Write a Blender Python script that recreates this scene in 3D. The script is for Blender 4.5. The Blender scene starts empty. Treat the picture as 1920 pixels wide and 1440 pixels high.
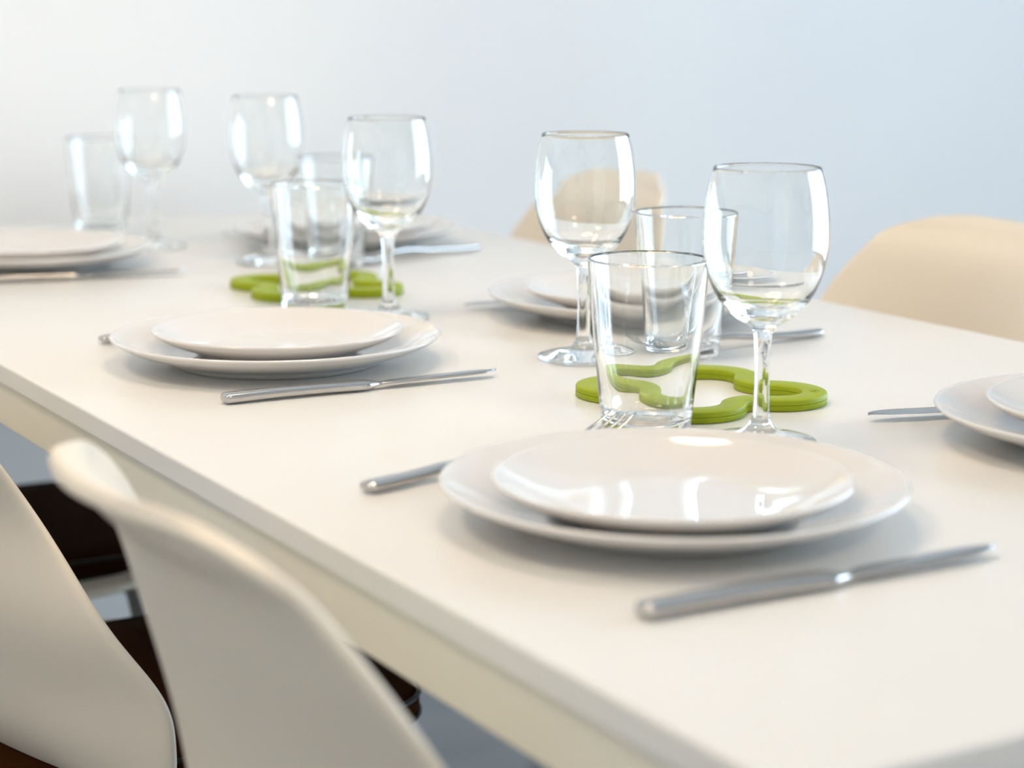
import bpy, bmesh, math, random
from mathutils import Vector, Matrix
random.seed(4)
SC = bpy.context.scene
COL = SC.collection
PI = math.pi

# ------------------------------------------------------------------ camera, light, exposure
TABLE_H = 0.74
YAW = math.radians(30.4)
F_PX = 3750.0
PITCH = math.atan(728.0 / F_PX)
ROLL = 0.003
cam_d = bpy.data.cameras.new('camera')
cam = bpy.data.objects.new('camera', cam_d)
COL.objects.link(cam)
SC.camera = cam
cam_d.sensor_fit = 'HORIZONTAL'
cam_d.sensor_width = 36.0
cam_d.lens = F_PX / 1920.0 * 36.0
cam_d.clip_start = 0.05
ahead = Vector((math.sin(YAW), math.cos(YAW), 0))
rgt = Vector((math.cos(YAW), -math.sin(YAW), 0))
fwd = ahead * math.cos(PITCH) + Vector((0, 0, -math.sin(PITCH)))
upv = ahead * math.sin(PITCH) + Vector((0, 0, math.cos(PITCH)))
r2 = rgt * math.cos(ROLL) + upv * math.sin(ROLL)
u2 = upv * math.cos(ROLL) - rgt * math.sin(ROLL)
m = Matrix((r2, u2, -fwd)).transposed().to_4x4()
m.translation = Vector((-0.440, -0.548, TABLE_H + 0.288))
cam.matrix_world = m
cam_d.dof.use_dof = True
cam_d.dof.focus_distance = 1.42
cam_d.dof.aperture_fstop = 4.6

SC.view_settings.view_transform = 'Standard'
SC.view_settings.look = 'None'
SC.view_settings.gamma = 1.0
SC.view_settings.use_curve_mapping = False
SC.view_settings.exposure = -0.48
try:
    SC.cycles.use_denoising = True
    SC.cycles.max_bounces = 24
    SC.cycles.diffuse_bounces = 6
    SC.cycles.glossy_bounces = 12
    SC.cycles.transmission_bounces = 24
    SC.cycles.transparent_max_bounces = 24
    SC.cycles.caustics_refractive = True
    SC.cycles.caustics_reflective = True
    SC.cycles.blur_glossy = 0.6
    SC.cycles.sample_clamp_indirect = 12.0
except Exception:
    pass

# overcast daylight outside the windows
W = bpy.data.worlds.new('world')
SC.world = W
W.use_nodes = True
bg = W.node_tree.nodes['Background']
bg.inputs['Color'].default_value = (0.61, 0.805, 1.0, 1)
bg.inputs['Strength'].default_value = 11.4

# room box: x across the table, y along it, z up; table corner at the origin
XL, XR, YF, YB, ZC = -2.3, 3.4, -2.8, 2.10, 2.6
WIN = [  # wall, a0, a1, z0, z1
    ('right', -1.60, 1.80, 0.06, 2.30),
]

def area(name, loc, rot, sx, sy, power, col, portal=False, shape='RECTANGLE'):
    d = bpy.data.lights.new(name, 'AREA')
    d.shape = shape; d.size = sx
    if shape == 'RECTANGLE': d.size_y = sy
    d.energy = power; d.color = col
    if portal: d.cycles.is_portal = True
    o = bpy.data.objects.new(name, d); COL.objects.link(o)
    o.location = loc; o.rotation_euler = rot
    return o
# portals only steer the sampling of the sky through the openings
area('window_portal', (XR + 0.09, 0.10, 1.18), (0, math.radians(90), 0), 2.24, 3.4, 1, (1, 1, 1), True)
LAMP = (0.32, 0.83, 1.95)          # pendant over the middle of the table
LAMP_E = 27.0                      # its warm diffuser
FILL_E = 32.0                      # added fill lights under the ceiling, out of view

# ------------------------------------------------------------------ helpers
def mat(name, col, rough=0.5, **kw):
    mm = bpy.data.materials.new(name); mm.use_nodes = True
    b = mm.node_tree.nodes['Principled BSDF']
    b.inputs['Base Color'].default_value = (*col, 1)
    b.inputs['Roughness'].default_value = rough
    for k, v in kw.items():
        b.inputs[k].default_value = v
    return mm
def noise_mix(mm, col2, scale, lo=0.35, hi=0.65, stretch=(1, 1, 1), bump=0.0, bscale=None):
    nt = mm.node_tree; b = nt.nodes['Principled BSDF']
    tc = nt.nodes.new('ShaderNodeTexCoord'); mp = nt.nodes.new('ShaderNodeMapping')
    mp.inputs['Scale'].default_value = stretch
    n = nt.nodes.new('ShaderNodeTexNoise'); n.inputs['Scale'].default_value = scale; n.inputs['Detail'].default_value = 5
    r = nt.nodes.new('ShaderNodeValToRGB')
    r.color_ramp.elements[0].position = lo; r.color_ramp.elements[1].position = hi
    r.color_ramp.elements[0].color = b.inputs['Base Color'].default_value
    r.color_ramp.elements[1].color = (*col2, 1)
    L = nt.links.new
    L(tc.outputs['Object'], mp.inputs['Vector']); L(mp.outputs['Vector'], n.inputs['Vector'])
    L(n.outputs['Fac'], r.inputs['Fac']); L(r.outputs['Color'], b.inputs['Base Color'])
    if bump:
        n2 = nt.nodes.new('ShaderNodeTexNoise'); n2.inputs['Scale'].default_value = bscale or scale * 4
        L(mp.outputs['Vector'], n2.inputs['Vector'])
        bp = nt.nodes.new('ShaderNodeBump'); bp.inputs['Strength'].default_value = bump; bp.inputs['Distance'].default_value = 0.001
        L(n2.outputs['Fac'], bp.inputs['Height']); L(bp.outputs['Normal'], b.inputs['Normal'])
    return mm
def emit(name, col, s):
    mm = bpy.data.materials.new(name); mm.use_nodes = True
    b = mm.node_tree.nodes['Principled BSDF']
    b.inputs['Base Color'].default_value = (*col, 1)
    b.inputs['Emission Color'].default_value = (*col, 1)
    b.inputs['Emission Strength'].default_value = s
    return mm

M_wall = noise_mix(mat('wall_paint', (0.92, 0.915, 0.90), 0.85), (0.905, 0.90, 0.89), 3, bump=0.05, bscale=220)
M_ceil = noise_mix(mat('ceiling_paint', (0.86, 0.85, 0.83), 0.9), (0.84, 0.83, 0.82), 2)
M_tile = noise_mix(mat('grey_floor_tile', (0.20, 0.20, 0.205), 0.28), (0.25, 0.245, 0.24), 6)
M_grout = noise_mix(mat('floor_grout', (0.32, 0.32, 0.31), 0.8), (0.28, 0.28, 0.28), 40)
M_frame = noise_mix(mat('white_window_paint', (0.8, 0.8, 0.79), 0.35), (0.77, 0.77, 0.77), 8)
M_table = noise_mix(mat('white_satin_laminate', (0.745, 0.735, 0.705), 0.28), (0.737, 0.727, 0.697), 5, bump=0.02, bscale=900)
M_apron = noise_mix(mat('cream_lacquer', (0.76, 0.72, 0.61), 0.4), (0.745, 0.705, 0.595), 6)
M_shell = noise_mix(mat('cream_moulded_plastic', (0.78, 0.705, 0.585), 0.42), (0.765, 0.69, 0.57), 7, bump=0.03, bscale=700)
M_wood = noise_mix(mat('dark_walnut', (0.028, 0.012, 0.006), 0.42), (0.05, 0.022, 0.011), 9, stretch=(1, 1, 12), bump=0.1)
M_black = noise_mix(mat('black_metal', (0.01, 0.01, 0.011), 0.4, Metallic=0.6), (0.02, 0.02, 0.02), 30)
M_plate = noise_mix(mat('white_glazed_porcelain', (0.72, 0.70, 0.675), 0.06, **{'IOR': 1.52, 'Coat Weight': 0.5, 'Coat Roughness': 0.03}), (0.71, 0.69, 0.665), 12)
M_steel = noise_mix(mat('polished_steel', (0.56, 0.545, 0.525), 0.13, Metallic=1.0), (0.53, 0.515, 0.50), 60, stretch=(1, 8, 8))
M_blade = noise_mix(mat('brushed_steel', (0.44, 0.44, 0.44), 0.22, Metallic=1.0), (0.40, 0.40, 0.40), 90, stretch=(1, 12, 12))
M_green = noise_mix(mat('olive_green_silicone', (0.31, 0.385, 0.003), 0.5, **{'Specular IOR Level': 0.35}), (0.29, 0.365, 0.003), 18, bump=0.06, bscale=900)
M_pad = noise_mix(mat('dark_brown_leather', (0.022, 0.0060, 0.0012), 0.85, **{'Specular IOR Level': 0.03}), (0.029, 0.0085, 0.0018), 14, bump=0.15, bscale=300)
M_tube = noise_mix(mat('grey_steel_tube', (0.22, 0.22, 0.225), 0.4), (0.20, 0.20, 0.21), 30)
M_panel = noise_mix(mat('pale_blue_panel', (0.30, 0.42, 0.56), 0.35), (0.33, 0.45, 0.58), 5)
M_grey = noise_mix(mat('grey_painted_frame', (0.22, 0.225, 0.24), 0.4), (0.25, 0.25, 0.26), 7)
M_shade = noise_mix(mat('white_lamp_shade', (0.8, 0.78, 0.74), 0.5), (0.78, 0.76, 0.72), 5)

def glass(name, col, rough=0.0, ior=1.5):
    mm = bpy.data.materials.new(name); mm.use_nodes = True
    nt = mm.node_tree; nt.nodes.remove(nt.nodes['Principled BSDF'])
    g = nt.nodes.new('ShaderNodeBsdfGlass')
    g.inputs['Color'].default_value = (*col, 1); g.inputs['Roughness'].default_value = rough; g.inputs['IOR'].default_value = ior
    nt.links.new(g.outputs[0], nt.nodes['Material Output'].inputs['Surface'])
    return mm
M_glass = glass('clear_drinking_glass', (0.995, 1.0, 0.998))
M_pane = None
def pane_mat():
    mm = bpy.data.materials.new('window_glass'); mm.use_nodes = True
    nt = mm.node_tree; nt.nodes.remove(nt.nodes['Principled BSDF'])
    t = nt.nodes.new('ShaderNodeBsdfTransparent'); g = nt.nodes.new('ShaderNodeBsdfGlossy'); g.inputs['Roughness'].default_value = 0.0
    f = nt.nodes.new('ShaderNodeFresnel'); f.inputs['IOR'].default_value = 1.45
    x = nt.nodes.new('ShaderNodeMixShader')
    nt.links.new(f.outputs[0], x.inputs[0]); nt.links.new(t.outputs[0], x.inputs[1]); nt.links.new(g.outputs[0], x.inputs[2])
    nt.links.new(x.outputs[0], nt.nodes['Material Output'].inputs['Surface'])
    return mm
M_pane = pane_mat()

def link(name, me, parent=None, m=None):
    o = bpy.data.objects.new(name, me); COL.objects.link(o)
    if m is not None and not me.materials: me.materials.append(m)
    if parent is not None: o.parent = parent
    return o
def from_bm(name, bm, m, parent=None, smooth=False):
    bmesh.ops.recalc_face_normals(bm, faces=bm.faces[:])
    me = bpy.data.meshes.new(name); bm.to_mesh(me); bm.free()
    if smooth:
        for p in me.polygons: p.use_smooth = True
    return link(name, me, parent, m)
def tag(o, label=None, cat=None, group=None, kind=None):
    if label: o['label'] = label
    if cat: o['category'] = cat
    if group: o['group'] = group
    if kind: o['kind'] = kind
    return o
def empty(name, loc=(0, 0, 0), rz=0.0):
    o = bpy.data.objects.new(name, None); COL.objects.link(o)
    o.empty_display_size = 0.05
    o.location = loc; o.rotation_euler = (0, 0, rz)
    return o
def copy_tree(o, parent=None):
    c = o.copy(); COL.objects.link(c)
    if parent is not None: c.parent = parent
    for ch in list(o.children): copy_tree(ch, c)
    return c
def add_box(bm, x0, x1, y0, y1, z0, z1):
    r = bmesh.ops.create_cube(bm, size=1.0)
    bmesh.ops.scale(bm, vec=(x1 - x0, y1 - y0, z1 - z0), verts=r['verts'])
    bmesh.ops.translate(bm, vec=((x0 + x1) / 2, (y0 + y1) / 2, (z0 + z1) / 2), verts=r['verts'])
    return r['verts']
def box(name, x0, x1, y0, y1, z0, z1, m, parent=None, bev=0.0, seg=2):
    bm = bmesh.new(); add_box(bm, x0, x1, y0, y1, z0, z1)
    if bev:
        bmesh.ops.bevel(bm, geom=bm.edges[:], offset=bev, segments=seg, affect='EDGES', profile=0.5)
    return from_bm(name, bm, m, parent)
def rod(name, p0, p1, r0, r1, m, parent=None, n=16):
    bm = bmesh.new(); p0 = Vector(p0); p1 = Vector(p1); d = (p1 - p0)
    r = bmesh.ops.create_cone(bm, cap_ends=True, segments=n, radius1=r0, radius2=r1, depth=d.length)
    q = d.to_track_quat('Z', 'Y').to_matrix().to_4x4(); q.translation = (p0 + p1) / 2
    bmesh.ops.transform(bm, matrix=q, verts=bm.verts[:])
    return from_bm(name, bm, m, parent, True)
def catmull(P, n):
    Q = [[2 * a - b for a, b in zip(P[0], P[1])]] + [list(p) for p in P] + [[2 * a - b for a, b in zip(P[-1], P[-2])]]
    out = []
    for i in range(1, len(Q) - 2):
        for k in range(n):
            s = k / n
            out.append([.5 * (2 * b + (c - a) * s + (2 * a - 5 * b + 4 * c - d) * s * s + (3 * b - a - 3 * c + d) * s ** 3)
                        for a, b, c, d in zip(Q[i - 1], Q[i], Q[i + 1], Q[i + 2])])
    out.append(list(P[-1])); return out
def lathe(prof, n=96):
    """closed surface of revolution from a list of (r, z); r = 0 makes a pole"""
    V, Fc, rings = [], [], []
    for r, z in prof:
        if r < 1e-6:
            rings.append([len(V)]); V.append((0, 0, z))
        else:
            rings.append(list(range(len(V), len(V) + n)))
            V += [(r * math.cos(2 * PI * k / n), r * math.sin(2 * PI * k / n), z) for k in range(n)]
    rf = []
    for i in range(len(rings) - 1):
        a, b = rings[i], rings[i + 1]
        for k in range(n):
            k1 = (k + 1) % n
            if len(a) == 1 and len(b) == 1: continue
            if len(a) == 1: Fc.append((a[0], b[k1], b[k]))
            elif len(b) == 1: Fc.append((a[k], a[k1], b[0]))
            else: Fc.append((a[k], a[k1], b[k1], b[k]))
            rf.append(i)
    return V, Fc, rf
def lathe_mesh(name, prof, n=96):
    V, Fc, rf = lathe(prof, n)
    me = bpy.data.meshes.new(name); me.from_pydata(V, [], Fc)
    for p in me.polygons: p.use_smooth = True
    me.update(); return me
def lathe_split(names, prof, cuts, n=96):
    """the same closed surface cut into open meshes that share their border normals (bowl, stem, foot of a glass)"""
    V, Fc, rf = lathe(prof, n)
    full = bpy.data.meshes.new('full'); full.from_pydata(V, [], Fc)
    for p in full.polygons: p.use_smooth = True
    full.update()
    N = [v.normal.copy() for v in full.vertices]
    out = {}
    for nm in names:
        fs = [f for f, i in zip(Fc, rf) if cuts(i) == nm]
        used = sorted({v for f in fs for v in f}); ix = {v: k for k, v in enumerate(used)}
        me = bpy.data.meshes.new(nm); me.from_pydata([V[v] for v in used], [], [tuple(ix[v] for v in f) for f in fs])
        for p in me.polygons: p.use_smooth = True
        me.update()
        me.normals_split_custom_set_from_vertices([N[v] for v in used])
        out[nm] = me
    bpy.data.meshes.remove(full)
    return out

def loft(name, secs, m, parent, nseg=None):
    """skin a list of closed rings (lists of points) and cap both ends"""
    V, Fc = [], []; k = len(secs[0])
    for s in secs: V += [tuple(p) for p in s]
    for i in range(len(secs) - 1):
        for j in range(k):
            Fc.append((i * k + j, i * k + (j + 1) % k, (i + 1) * k + (j + 1) % k, (i + 1) * k + j))
    Fc.append(tuple(range(k - 1, -1, -1))); Fc.append(tuple((len(secs) - 1) * k + j for j in range(k)))
    me = bpy.data.meshes.new(name); me.from_pydata(V, [], Fc)
    bm = bmesh.new(); bm.from_mesh(me); bmesh.ops.recalc_face_normals(bm, faces=bm.faces[:]); bm.to_mesh(me); bm.free()
    for p in me.polygons: p.use_smooth = True
    if hasattr(me, 'set_sharp_from_angle'): me.set_sharp_from_angle(angle=math.radians(45))
    return link(name, me, parent, m)
def sq(x, yc, zc, hw, hh, n=20, p=3.2):
    out = []
    for k in range(n):
        a = 2 * PI * k / n; c, s = math.cos(a), math.sin(a)
        out.append((x, yc + hw * math.copysign(abs(c) ** (2 / p), c), zc + hh * math.copysign(abs(s) ** (2 / p), s)))
    return out

# ------------------------------------------------------------------ the room
def wall_with_openings(name, axis, pos, a0, a1, openings, thick, outward):
    bm = bmesh.new()
    xs = sorted({a0, a1, *[o[0] for o in openings], *[o[1] for o in openings]})
    def put(u0, u1, z0, z1):
        if u1 - u0 < 1e-6 or z1 - z0 < 1e-6: return
        p0, p1 = sorted((pos, pos + outward * thick))
        if axis == 'x': add_box(bm, p0, p1, u0, u1, z0, z1)
        else: add_box(bm, u0, u1, p0, p1, z0, z1)
    for u0, u1 in zip(xs[:-1], xs[1:]):
        op = [o for o in openings if o[0] <= u0 + 1e-6 and o[1] >= u1 - 1e-6]
        if op: put(u0, u1, 0, op[0][2]); put(u0, u1, op[0][3], ZC)
        else: put(u0, u1, 0, ZC)
    return tag(from_bm(name, bm, M_wall), kind='structure')
T = 0.12
tag(box('wall_back', XL - T, XR + T, YB, YB + T, 0, ZC, M_wall), kind='structure')
tag(box('wall_left', XL - T, XL, YF, YB, 0, ZC, M_wall), kind='structure')
wall_with_openings('wall_right', 'x', XR, YF, YB, [WIN[0][1:]], T, 1)
tag(box('wall_front', XL - T, XR + T, YF - T, YF, 0, ZC, M_wall), kind='structure')
tag(box('ceiling', XL - T, XR + T, YF - T, YB + T, ZC, ZC + 0.1, M_ceil), kind='structure')
floor = tag(box('floor', XL - T, XR + T, YF - T, YB + T, -0.08, -0.004, M_grout), kind='structure')
tile_me = None
TS = 0.46
y = YF + 0.10; 
for i in range(13):
    for j in range(11):
        x0 = XL + i * TS + 0.0; y0 = YB - (j + 1) * TS - 0.0 + 0.0
        if y0 < YF - TS: continue
        if tile_me is None:
            t = box('tile', 0.002, TS - 0.002, 0.002, TS - 0.002, -0.006, 0.0, M_tile, floor, 0.0012, 1); tile_me = t.data
        else:
            t = link('tile', tile_me, floor)
        t.location = (x0, y0, 0)
for nm, a in (('baseboard_back', (XL, XR, YB - 0.012, YB)), ('baseboard_left', (XL, XL + 0.012, YF, YB - 0.012))):
    tag(box(nm, *a, 0, 0.07, M_frame, None, 0.003), kind='structure')

def window(n, wall, a0, a1, z0, z1, n_mull, n_trans):
    root = tag(empty('window_%d' % n), kind='structure')
    def bar(u0, u1, w0, w1, name='frame_bar', dep=0.05):
        if wall == 'right': return box(name, XR + 0.02, XR + 0.02 + dep, u0, u1, w0, w1, M_frame, root, 0.003)
        return box(name, u0, u1, YF - 0.02 - dep, YF - 0.02, w0, w1, M_frame, root, 0.003)
    f = 0.06
    bar(a0, a0 + f, z0, z1); bar(a1 - f, a1, z0, z1); bar(a0 + f, a1 - f, z0, z0 + f); bar(a0 + f, a1 - f, z1 - f, z1)
    us = [a0 + f + (a1 - a0 - 2 * f) * k / n_mull for k in range(n_mull + 1)]
    for u in us[1:-1]: bar(u - 0.035, u + 0.035, z0 + f, z1 - f)
    for k in range(n_mull):
        u0 = us[k] + (0.035 if k else 0); u1 = us[k + 1] - (0.035 if k < n_mull - 1 else 0)
        ws = [z0 + f + (z1 - z0 - 2 * f) * q / n_trans for q in range(n_trans + 1)]
        for w in ws[1:-1]: bar(u0, u1, w - 0.02, w + 0.02)
        for q in range(n_trans):
            w0 = ws[q] + (0.02 if q else 0); w1 = ws[q + 1] - (0.02 if q < n_trans - 1 else 0)
            bm = bmesh.new()
            if wall == 'right': vs = [(XR + 0.045, u0, w0), (XR + 0.045, u1, w0), (XR + 0.045, u1, w1), (XR + 0.045, u0, w1)]
            else: vs = [(u0, YF - 0.045, w0), (u1, YF - 0.045, w0), (u1, YF - 0.045, w1), (u0, YF - 0.045, w1)]
            bm.faces.new([bm.verts.new(v) for v in vs])
            from_bm('pane', bm, M_pane, root)
    return root
window(1, *WIN[0], 2, 1)

# ------------------------------------------------------------------ dining table
TX, TY = 0.786, 1.962
tb = tag(empty('dining_table', (0, 0, 0)), 'long white dining table laid for dinner beside the white wall', 'table')
box('tabletop', 0, TX, 0, TY, TABLE_H - 0.017, TABLE_H, M_table, tb, 0.0022, 3)
for nm, a in (('apron', (0.004, 0.022, 0.004, TY - 0.004)), ('apron', (TX - 0.022, TX - 0.004, 0.004, TY - 0.004)),
              ('apron', (0.022, TX - 0.022, 0.004, 0.022)), ('apron', (0.022, TX - 0.022, TY - 0.022, TY - 0.004))):
    box(nm, *a, TABLE_H - 0.053, TABLE_H - 0.017, M_apron, tb, 0.001, 1)
for x in (0.0225, TX - 0.0625):
    for yy in (0.0045, TY - 0.0445):
        box('leg', x, x + 0.04, yy, yy + 0.04, 0, TABLE_H - 0.0175, M_apron, tb, 0.003)

# ------------------------------------------------------------------ chairs: moulded shell with a seat pad on steel legs
SHELL_EX = 1.8
ROWS = [[.445, .430, .110, 0, .000], [.435, .440, .135, 0, .003], [.39, .446, .185, 0, .007], [.31, .438, .232, 0, .016],
        [.22, .434, .252, 0, .026], [.146, .447, .254, .038, .030], [.108, .485, .264, .074, .022], [.088, .54, .264, .088, .012],
        [.067, .60, .236, .079, .004], [.052, .67, .188, .068, .0], [.037, .735, .170, .044, .0], [.026, .775, .147, .029, .0],
        [.011, .793, .132, .027, .0], [.002, .804, .099, .020, .0], [-.011, .810, .053, .006, .0]]   # forward, height, half width, edge wrap forward and up
def shell_mesh():
    rows = catmull(ROWS, 4); ns = 24
    V, Fc = [], []
    for f, z, w, wf, wu in rows:
        for j in range(ns + 1):
            s = -1 + 2 * j / ns; k = abs(s) ** SHELL_EX
            V.append((f + wf * k, w * s, z + wu * k))
    for i in range(len(rows) - 1):
        for j in range(ns):
            a = i * (ns + 1) + j; Fc.append((a, a + 1, a + ns + 2, a + ns + 1))
    me = bpy.data.meshes.new('shell'); me.from_pydata(V, [], Fc)
    for p in me.polygons: p.use_smooth = True
    me.update(); return me
def make_chair():
    root = empty('shell_chair')
    s = link('shell', shell_mesh(), root, M_shell)
    md = s.modifiers.new('solid', 'SOLIDIFY'); md.thickness = 0.009; md.offset = 0.0; md.use_even_offset = False
    md = s.modifiers.new('sub', 'SUBSURF'); md.levels = 1; md.render_levels = 2
    pad = []
    for z, g in ((.447, .012), (.450, .002), (.458, .0), (.464, .0), (.470, .004), (.474, .014), (.4755, .05)):
        ring = []
        for k in range(48):
            a = 2 * PI * k / 48; c, q = math.cos(a), math.sin(a)
            ring.append((.262 + (.205 - g) * math.copysign(abs(c) ** .45, c), (.172 - g) * math.copysign(abs(q) ** .45, q), z))
        pad.append(ring)
    p = loft('seat_pad', pad, M_pad, root)
    for zz in (.452, .470):
        bm = bmesh.new(); rr = .0022; prev = None; rings = []
        for k in range(48):
            a = 2 * PI * k / 48; c, q = math.cos(a), math.sin(a)
            x0 = .262 + .205 * math.copysign(abs(c) ** .45, c); y0 = .172 * math.copysign(abs(q) ** .45, q)
            rings.append([bm.verts.new((x0 + rr * math.cos(b) * c, y0 + rr * math.cos(b) * q, zz + rr * math.sin(b))) for b in (0, PI / 3, 2 * PI / 3, PI, 4 * PI / 3, 5 * PI / 3)])
        for k in range(48):
            A, B = rings[k], rings[(k + 1) % 48]
            for h in range(6): bm.faces.new((A[h], A[(h + 1) % 6], B[(h + 1) % 6], B[h]))
        from_bm('piping', bm, M_black, p, True)
    for x0, x1 in ((.36, .42), (.12, .03)):
        for sy in (-1, 1):
            rod('leg', (x0, sy * .14, .425), (x1, sy * .205, 0.0), .009, .008, M_tube, root)
        rod('cross_bar', (x0, -.14, .423), (x0, .14, .423), .008, .008, M_tube, root, 12)
    return root
CH = [(-.155, .3215, -.0448, 'cream shell chair at the table side nearest the camera, its curved back rim in front'),
      (-.171, .949, .04, 'cream shell chair whose smooth back fills the lower left corner'),
      (-.130, 1.505, .0, 'cream shell chair farthest along the near side, only its dark seat pad showing'),
      (.9649, .8979, PI - .092, 'cream shell chair across the table with a broad back at the right edge'),
      (.9659, 1.5401, PI - .0767, 'cream shell chair across the table, seen through a wine glass')]
ch0 = make_chair()
for i, (x, yy, a, lab) in enumerate(CH):
    c = ch0 if i == 0 else copy_tree(ch0)
    c.location = (x, yy, 0); c.rotation_euler = (0, 0, a)
    tag(c, lab, 'chair', 'cream shell chairs around the table')

# ------------------------------------------------------------------ plates
def plate_prof(R, H, foot, well):
    t = 0.0042
    zt = lambda r: .0058 + (H - .0058) * max(0, (r - well) / (R - .0016 - well)) ** 1.7
    rs = [well + (R - .0016 - well) * k / 7 for k in range(8)]
    top = [(0.0, .0058), (well * .5, .0058)] + catmull([(r, zt(r)) for r in rs], 4)
    bot = catmull([(R, H - .0020), (R * .95, zt(R * .95) - t), (R * .86, zt(R * .86) - t), (foot + .010, zt(foot + .010) - t), (foot + .005, .0028), (foot + .002, .0010), (foot, 0.0), (foot - .003, 0.0), (foot - .0045, .0018), (foot * .6, .0022), (0.0, .0022)], 5)
    rim = [(R - .0004, H - .0002), (R + .0003, H - .001)]
    P = top + rim + bot
    P = [[max(0, a), b] for a, b in P]
    P[0][0] = 0; P[-1][0] = 0
    return P
me_big = lathe_mesh('dinner_plate', plate_prof(.1312, .0235, .082, .066), 128)
me_small = lathe_mesh('side_plate', plate_prof(.1005, .0215, .062, .050), 128)
PL = [(.190, .347, 'the nearest setting', .183, .338),
      (.196, .908, 'the second setting on the near side', .198, .910),
      (.196, 1.560, 'the far left setting', .196, 1.563),
      (.566, .354, 'the setting cut by the right edge', .572, .356),
      (.573, .963, 'the middle setting across the table', .576, .962),
      (.577, 1.572, 'the far setting across the table', .577, 1.570)]
WHERE = ['at the nearest setting, largest in view', 'at the setting left of the middle, beside a sharp knife', 'at the far left corner, blurred',
         'cut off by the right edge', 'across the table, behind the front tumblers', 'across the table at its far end']
for i, (x, yy, d, xs_, ys_) in enumerate(PL):
    o = link('dinner_plate', me_big, None, M_plate)
    o.location = (x, yy, TABLE_H + .0002); o.rotation_euler = (0, 0, random.uniform(0, 6))
    tag(o, 'large white dinner plate ' + WHERE[i], 'plate', 'dinner plates on the table')
    o = link('side_plate', me_small, None, M_plate)
    o.location = (xs_, ys_, TABLE_H + .0066); o.rotation_euler = (0, 0, random.uniform(0, 6))
    tag(o, 'small white plate stacked on the dinner plate ' + WHERE[i].replace(', largest in view', '').replace(', beside a sharp knife', ''), 'plate', 'side plates on the dinner plates')

# ------------------------------------------------------------------ glasses
outer_w = [(.0, .0), (.033, .0), (.0358, .0008), (.0367, .0020), (.0356, .0034), (.026, .0058), (.014, .0085), (.0085, .0125), (.0058, .019), (.0052, .030), (.0050, .050),
           (.0053, .064), (.0062, .0725), (.0095, .0780), (.0192, .0840), (.0300, .0955), (.0366, .1100), (.0402, .1260), (.0408, .1370), (.0401, .1510), (.0378, .1670), (.0346, .1792)]
inner_w = [(.0337, .1792), (.0368, .1670), (.0391, .1510), (.0398, .1370), (.0392, .1260), (.0355, .1105), (.0286, .0975), (.0183, .0896), (.0085, .0872), (.0, .0868)]
po = [[0, 0]] + catmull(outer_w[1:], 4)
pr_ = [[.03445, .1797], [.03415, .1799], [.03385, .1797]]
pi_ = catmull(inner_w, 5); pi_[-1][0] = 0
prof_w = [[r, z * 1.0062] for r, z in po + pr_ + pi_]
zfoot, zstem = .019, .0725
i_foot = max(i for i, p in enumerate(po) if p[1] <= zfoot + 1e-6)
i_stem = max(i for i, p in enumerate(po) if p[1] <= zstem + 1e-6)
WG = lathe_split(('bowl', 'stem', 'foot'), prof_w, lambda i: 'foot' if i < i_foot else ('stem' if i < i_stem else 'bowl'))
def wine(x, yy, lab, tilt=0):
    root = empty('wine_glass', (x, yy, TABLE_H + .0002), random.uniform(0, 6))
    for k in ('bowl', 'stem', 'foot'): link(k, WG[k], root, M_glass)
    return tag(root, lab, 'wine glass', 'wine glasses on the table')
wine(.3480, .4735, 'clear stemmed wine glass nearest the camera, its stem crossing the front green trivet')
wine(.4150, .7955, 'clear stemmed wine glass with the far chair back seen through its bowl')
wine(.371, 1.056, 'clear stemmed wine glass right of the left tumbler, its stem before the rear trivet')
wine(.430, 1.462, 'blurred stemmed wine glass standing behind the left tumbler')
wine(.368, 1.650, 'blurred stemmed wine glass farthest back, right of the hazy tumbler')
HT = .112
ot = [(.0, .0005), (.020, .0004), (.0270, .0004), (.0290, .0016), (.0298, .0045), (.0314, .018), (.0346, .050), (.0378, .082), (.0401, .1145), (.0403, .1168)]
it = [(.0386, .1168), (.0383, .1145), (.0354, .082), (.0320, .050), (.0280, .026), (.0262, .0175), (.0225, .0110), (.0140, .0075), (.0, .0062)]
pt_o = [[0, .0005]] + catmull(ot[1:], 4)
pt_i = catmull(it, 5); pt_i[-1][0] = 0
me_t = lathe_mesh('tumbler', pt_o + [[.0400, .1178], [.0394, .1181], [.0387, .1178]] + pt_i, 96)
def tumbler(x, yy, lab):
    o = link('tumbler', me_t, None, M_glass); o.location = (x, yy, TABLE_H + .0002)
    return tag(o, lab, 'tumbler', 'tumblers on the table')
tumbler(.3025, .5395, 'clear tapered tumbler in front, with the green trivet seen through it')
tumbler(.4915, .7665, 'clear tapered tumbler behind the front tumbler, next to the nearest wine glass bowl')
tumbler(.333, 1.132, 'clear tapered tumbler before the rear green trivet')
tumbler(.480, 1.398, 'blurred tumbler half hidden behind the left tumbler and wine glass')
tumbler(.358, 1.804, 'hazy tumbler at the far left, behind the blurred plates')

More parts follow.
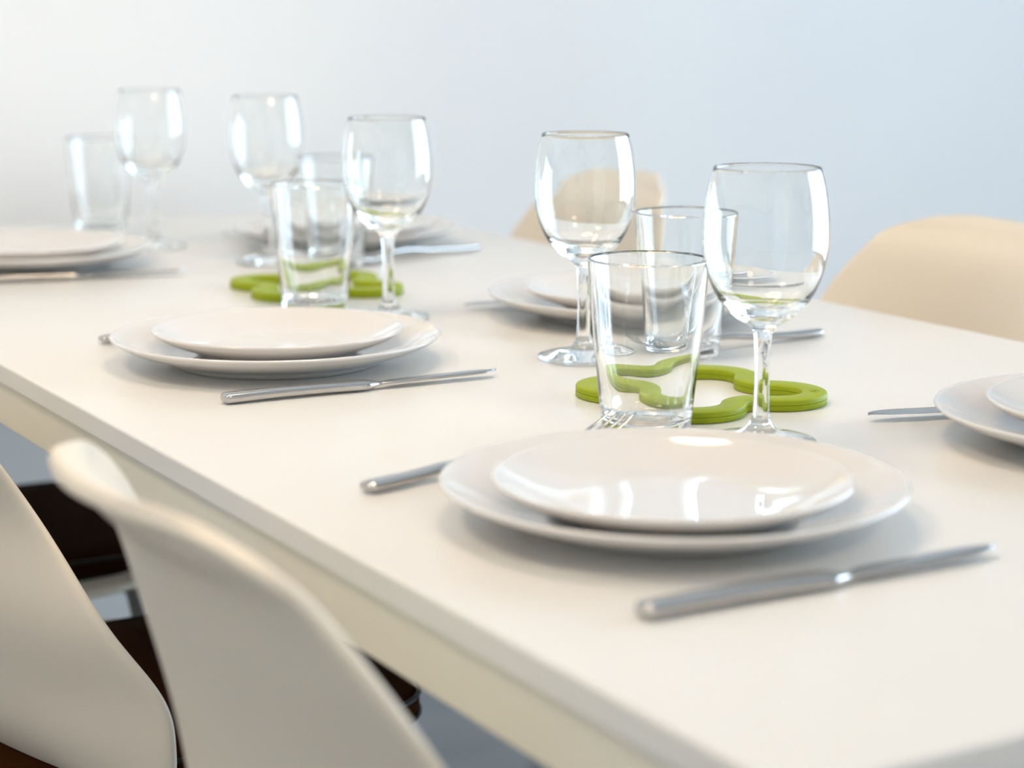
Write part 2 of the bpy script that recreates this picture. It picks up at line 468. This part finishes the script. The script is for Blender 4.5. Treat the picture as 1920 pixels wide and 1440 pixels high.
# ------------------------------------------------------------------ trivets: one looped band in four rounded lobes
def trivet_mesh():
    hw, L, rf = .0290, .0825, .0190           # centre line of the band
    pts = []                                   # (x, y, nx, ny)
    def arc(cx, cy, r, a0, a1, n, sgn):
        for k in range(n):
            a = a0 + (a1 - a0) * k / n
            pts.append((cx + r * math.cos(a), cy + r * math.sin(a), sgn * math.cos(a), sgn * math.sin(a)))
    cc = hw + rf
    for q in range(4):
        base = q * PI / 2
        start = len(pts)
        arc(L - hw, 0, hw, -PI / 2, PI / 2, 26, 1)
        n0 = 4
        for k in range(n0):
            x = (L - hw) + (cc - (L - hw)) * k / n0
            pts.append((x, hw, 0, 1))
        arc(cc, cc, rf, -PI / 2, -PI, 16, -1)
        for k in range(n0):
            yv = cc + ((L - hw) - cc) * k / n0
            pts.append((hw, yv, 1, 0))
        c, s = math.cos(base), math.sin(base)
        for i in range(start, len(pts)):
            x, yv, nx, ny = pts[i]; pts[i] = (c * x - s * yv, s * x + c * yv, c * nx - s * ny, s * nx + c * ny)
    b, h, e = .0092, .0085, .0014
    sec = [(b, .0008), (b, .0040), (b - .0005, .0043), (b, .0046), (b, h - e), (b - .0004, h - .0005), (b - e, h),
           (-b + e, h), (-b + .0004, h - .0005), (-b, h - e), (-b, .0046), (-b + .0005, .0043), (-b, .0040), (-b, .0008), (-b + .0008, 0), (b - .0008, 0)]
    V, Fc = [], []; n = len(pts); ms = len(sec)
    for x, yv, nx, ny in pts:
        for d, z in sec: V.append((x + nx * d, yv + ny * d, z))
    for i in range(n):
        for j in range(ms):
            a = i * ms + j; b2 = i * ms + (j + 1) % ms; c2 = ((i + 1) % n) * ms + (j + 1) % ms; d2 = ((i + 1) % n) * ms + j
            Fc.append((a, d2, c2, b2))
    me = bpy.data.meshes.new('band'); me.from_pydata(V, [], Fc)
    bm = bmesh.new(); bm.from_mesh(me); bmesh.ops.recalc_face_normals(bm, faces=bm.faces[:]); bm.to_mesh(me); bm.free()
    for p in me.polygons: p.use_smooth = True
    me.set_sharp_from_angle(angle=math.radians(50)) if hasattr(me, 'set_sharp_from_angle') else None
    return me
def mark_mesh():
    bm = bmesh.new()
    for r, n in ((.0042, 20), (.0018, 14)):
        ro, ri = r, r - .0007
        vs = [[bm.verts.new((rr * math.cos(2 * PI * k / n), rr * math.sin(2 * PI * k / n), zz)) for k in range(n)] for rr, zz in ((ro, -.0002), (ro - .0001, .00025), (ri + .0001, .00025), (ri, -.0002))]
        for a, b in zip(vs[:-1], vs[1:]):
            for k in range(n): bm.faces.new((a[k], a[(k + 1) % n], b[(k + 1) % n], b[k]))
    bmesh.ops.recalc_face_normals(bm, faces=bm.faces[:])
    me = bpy.data.meshes.new('embossed_mark'); bm.to_mesh(me); bm.free(); return me
tm, mk = trivet_mesh(), mark_mesh()
for x, yy, a, lab in ((.402, .616, -42, 'olive green looped trivet with four rounded lobes under the front glasses'),
                      (.389, 1.251, -52, 'olive green looped trivet behind the left tumbler, slightly blurred')):
    root = empty('trivet', (x, yy, TABLE_H + .0002), math.radians(a))
    link('band', tm, root, M_green)
    k = link('embossed_mark', mk, root, M_green); k.location = (.0825, 0.002, .0085)
    tag(root, lab, 'trivet', 'green trivets between the settings')

# ------------------------------------------------------------------ cutlery
def make_knife():
    root = empty('table_knife')
    H = [(.0000, .0046, .0018), (.0006, .0058, .0028), (.0020, .0066, .0036), (.005, .0069, .0039), (.030, .0066, .0038), (.065, .0068, .0037), (.095, .0075, .0037),
         (.106, .0077, .0037), (.112, .0072, .0034), (.118, .0052, .0024), (.122, .0040, .0015), (.125, .0038, .0011)]
    H = catmull(H, 3)
    secs = []
    for x, w, h in H:
        zc = .0040 + .0008 * math.sin(min(1, x / .11) * PI)
        secs.append(sq(x, 0, zc, w, h))
    loft('handle', secs, M_steel, root)
    B = [(.1235, -.0035, .0035), (.128, -.0044, .0046), (.134, -.0050, .0076), (.145, -.0052, .0092), (.170, -.0053, .0098), (.195, -.0050, .0096), (.210, -.0036, .0086),
         (.218, -.0010, .0068), (.222, .0018, .0050), (.2236, .0034, .0040)]
    B = catmull(B, 4); secs = []
    for x, a, b in B:
        z = .0044 + .0010 * max(0, (x - .125) / .1); t = .0010
        c = a + (b - a) * .35
        secs.append([(x, a, z - t * .8), (x, c, z - t), (x, b, z - .0001), (x, b, z + .0001), (x, c, z + t * .9), (x, a + .0006, z + t), (x, a, z + t * .5)])
    loft('blade', secs, M_blade, root)
    return root
def make_fork():
    root = empty('table_fork')
    def zc(x):
        P = [(0, .0042), (.03, .0046), (.07, .0070), (.105, .0105), (.130, .0100), (.150, .0062), (.162, .0046), (.175, .0058), (.190, .0115), (.205, .0200)]
        for (a, za), (b, zb) in zip(P[:-1], P[1:]):
            if x <= b:
                s = (x - a) / (b - a); s = s * s * (3 - 2 * s) * .5 + s * .5
                return za + (zb - za) * s
        return P[-1][1]
    H = [(.0, .0035, .0012), (.0007, .0052, .0022), (.003, .0066, .0030), (.008, .0071, .0032), (.04, .0062, .0030), (.08, .0046, .0026), (.11, .0036, .0024), (.130, .0040, .0020), (.136, .0050, .0017)]
    loft('handle', [sq(x, 0, zc(x), w, h, 18, 2.8) for x, w, h in catmull(H, 4)], M_steel, root)
    D = [(.1355, .0050, .0017), (.142, .0080, .0014), (.149, .0108, .0012), (.156, .0120, .0011), (.1615, .0122, .0011)]
    loft('head', [[(x, yy, zc(x) + dz + .25 * (yy / .012) ** 2 * .004) for yy, dz in ((-w, -h), (-w / 2, -h), (0, -h), (w / 2, -h), (w, -h), (w, h), (w / 2, h), (0, h), (-w / 2, h), (-w, h))] for x, w, h in catmull(D, 3)], M_steel, root)
    for k in range(4):
        yc = -.0106 + k * .00707
        xs = [.1605, .165, .172, .180, .188, .196, .201, .2036, .2048]
        secs = []
        for x in xs:
            u = (x - .16) / .045; w = .0017 * (1 - .45 * u * u) * (1 if x < .2036 else (.8 if x < .2045 else .4)); h = .0011 * (1 - .35 * u)
            secs.append(sq(x, yc * (1 - .05 * u), zc(x) + .25 * (yc / .012) ** 2 * .004 * (1 - u), w, h, 10, 3))
        loft('tine', secs, M_steel, root)
    for ch in root.children:
        for v in ch.data.vertices: v.co.x *= 1.066
    return root
KN = [(.069, .200, -1.0, 'steel knife lying in front of the nearest plates'),
      (.092, .768, -1.8, 'sharp steel knife lying before the setting left of the middle'),
      (.096, 1.458, -10.6, 'blurred steel knife in front of the far left plates'),
      (.672, .438, 165.0, 'steel knife whose blade sticks out from the plate at the right edge'),
      (.676, 1.047, 175.4, 'steel knife whose tip peeks out left of the middle plate across the table'),
      (.694, 1.671, 172.5, 'blurred steel knife left of the far plates across the table')]
k0 = make_knife()
for i, (x, yy, a, lab) in enumerate(KN):
    o = k0 if i == 0 else copy_tree(k0)
    o.location = (x, yy, TABLE_H + .0002); o.rotation_euler = (0, 0, math.radians(a))
    tag(o, lab, 'knife', 'table knives beside the plates')
FK = [(.063, .481, 12.0, 'steel fork passing behind the nearest plates, its tines before the front tumbler'),
      (.0985, 1.0515, 9.5, 'steel fork behind the setting left of the middle, only its ends showing'),
      (.652, .786, -174.5, 'steel fork with its handle end on the table right of the second tumbler'),
      (.687, 1.451, -164.0, 'blurred steel fork in front of the far plates across the table')]
f0 = make_fork()
for i, (x, yy, a, lab) in enumerate(FK):
    o = f0 if i == 0 else copy_tree(f0)
    o.location = (x, yy, TABLE_H + .0002); o.rotation_euler = (0, 0, math.radians(a))
    tag(o, lab, 'fork', 'table forks beside the plates')

# ------------------------------------------------------------------ pendant lamp over the table (above the frame)
lp = tag(empty('pendant_lamp', LAMP), 'white dome pendant lamp hanging over the middle of the table', 'lamp')
dome = catmull([(.03, .17), (.05, .165), (.10, .14), (.17, .08), (.215, .0)], 5)
dome_in = [[max(.0, r - .004), z - .003] for r, z in dome][::-1]
me = lathe_mesh('shade', dome + dome_in, 64); link('shade', me, lp, M_shade)
M_bulb = emit('warm_diffuser', (1.0, 0.78, 0.54), LAMP_E)
me = lathe_mesh('diffuser_ring', [(.20, .02), (.20, .028), (.12, .028), (.12, .02), (.20, .02)], 64)
link('diffuser_ring', me, lp, M_bulb)
rod('cord', (0, 0, .165), (0, 0, ZC - LAMP[2]), .003, .003, M_shade, lp, 8)

M_fill = emit('warm_fill_glow', (1.0, 0.79, 0.57), FILL_E)  # two unseen glowing discs added to warm and brighten the wall and room
for x, yy, lab in ((0.35, -1.7, 'round fill light added on the ceiling nearer the front wall'), (-0.95, 0.75, 'round fill light added on the ceiling nearer the table')):
    root = tag(empty('ceiling_fill', (x, yy, ZC)), lab, 'lamp', 'added ceiling fill lights')
    link('rim', lathe_mesh('rim', [(.30, 0), (.30, -.05), (.285, -.05), (.285, 0), (.30, 0)], 48), root, M_shade)
    link('diffuser', lathe_mesh('diffuser', [(0, -.05), (.20, -.048), (.283, -.035), (.283, -.002), (0, -.002)], 48), root, M_fill)
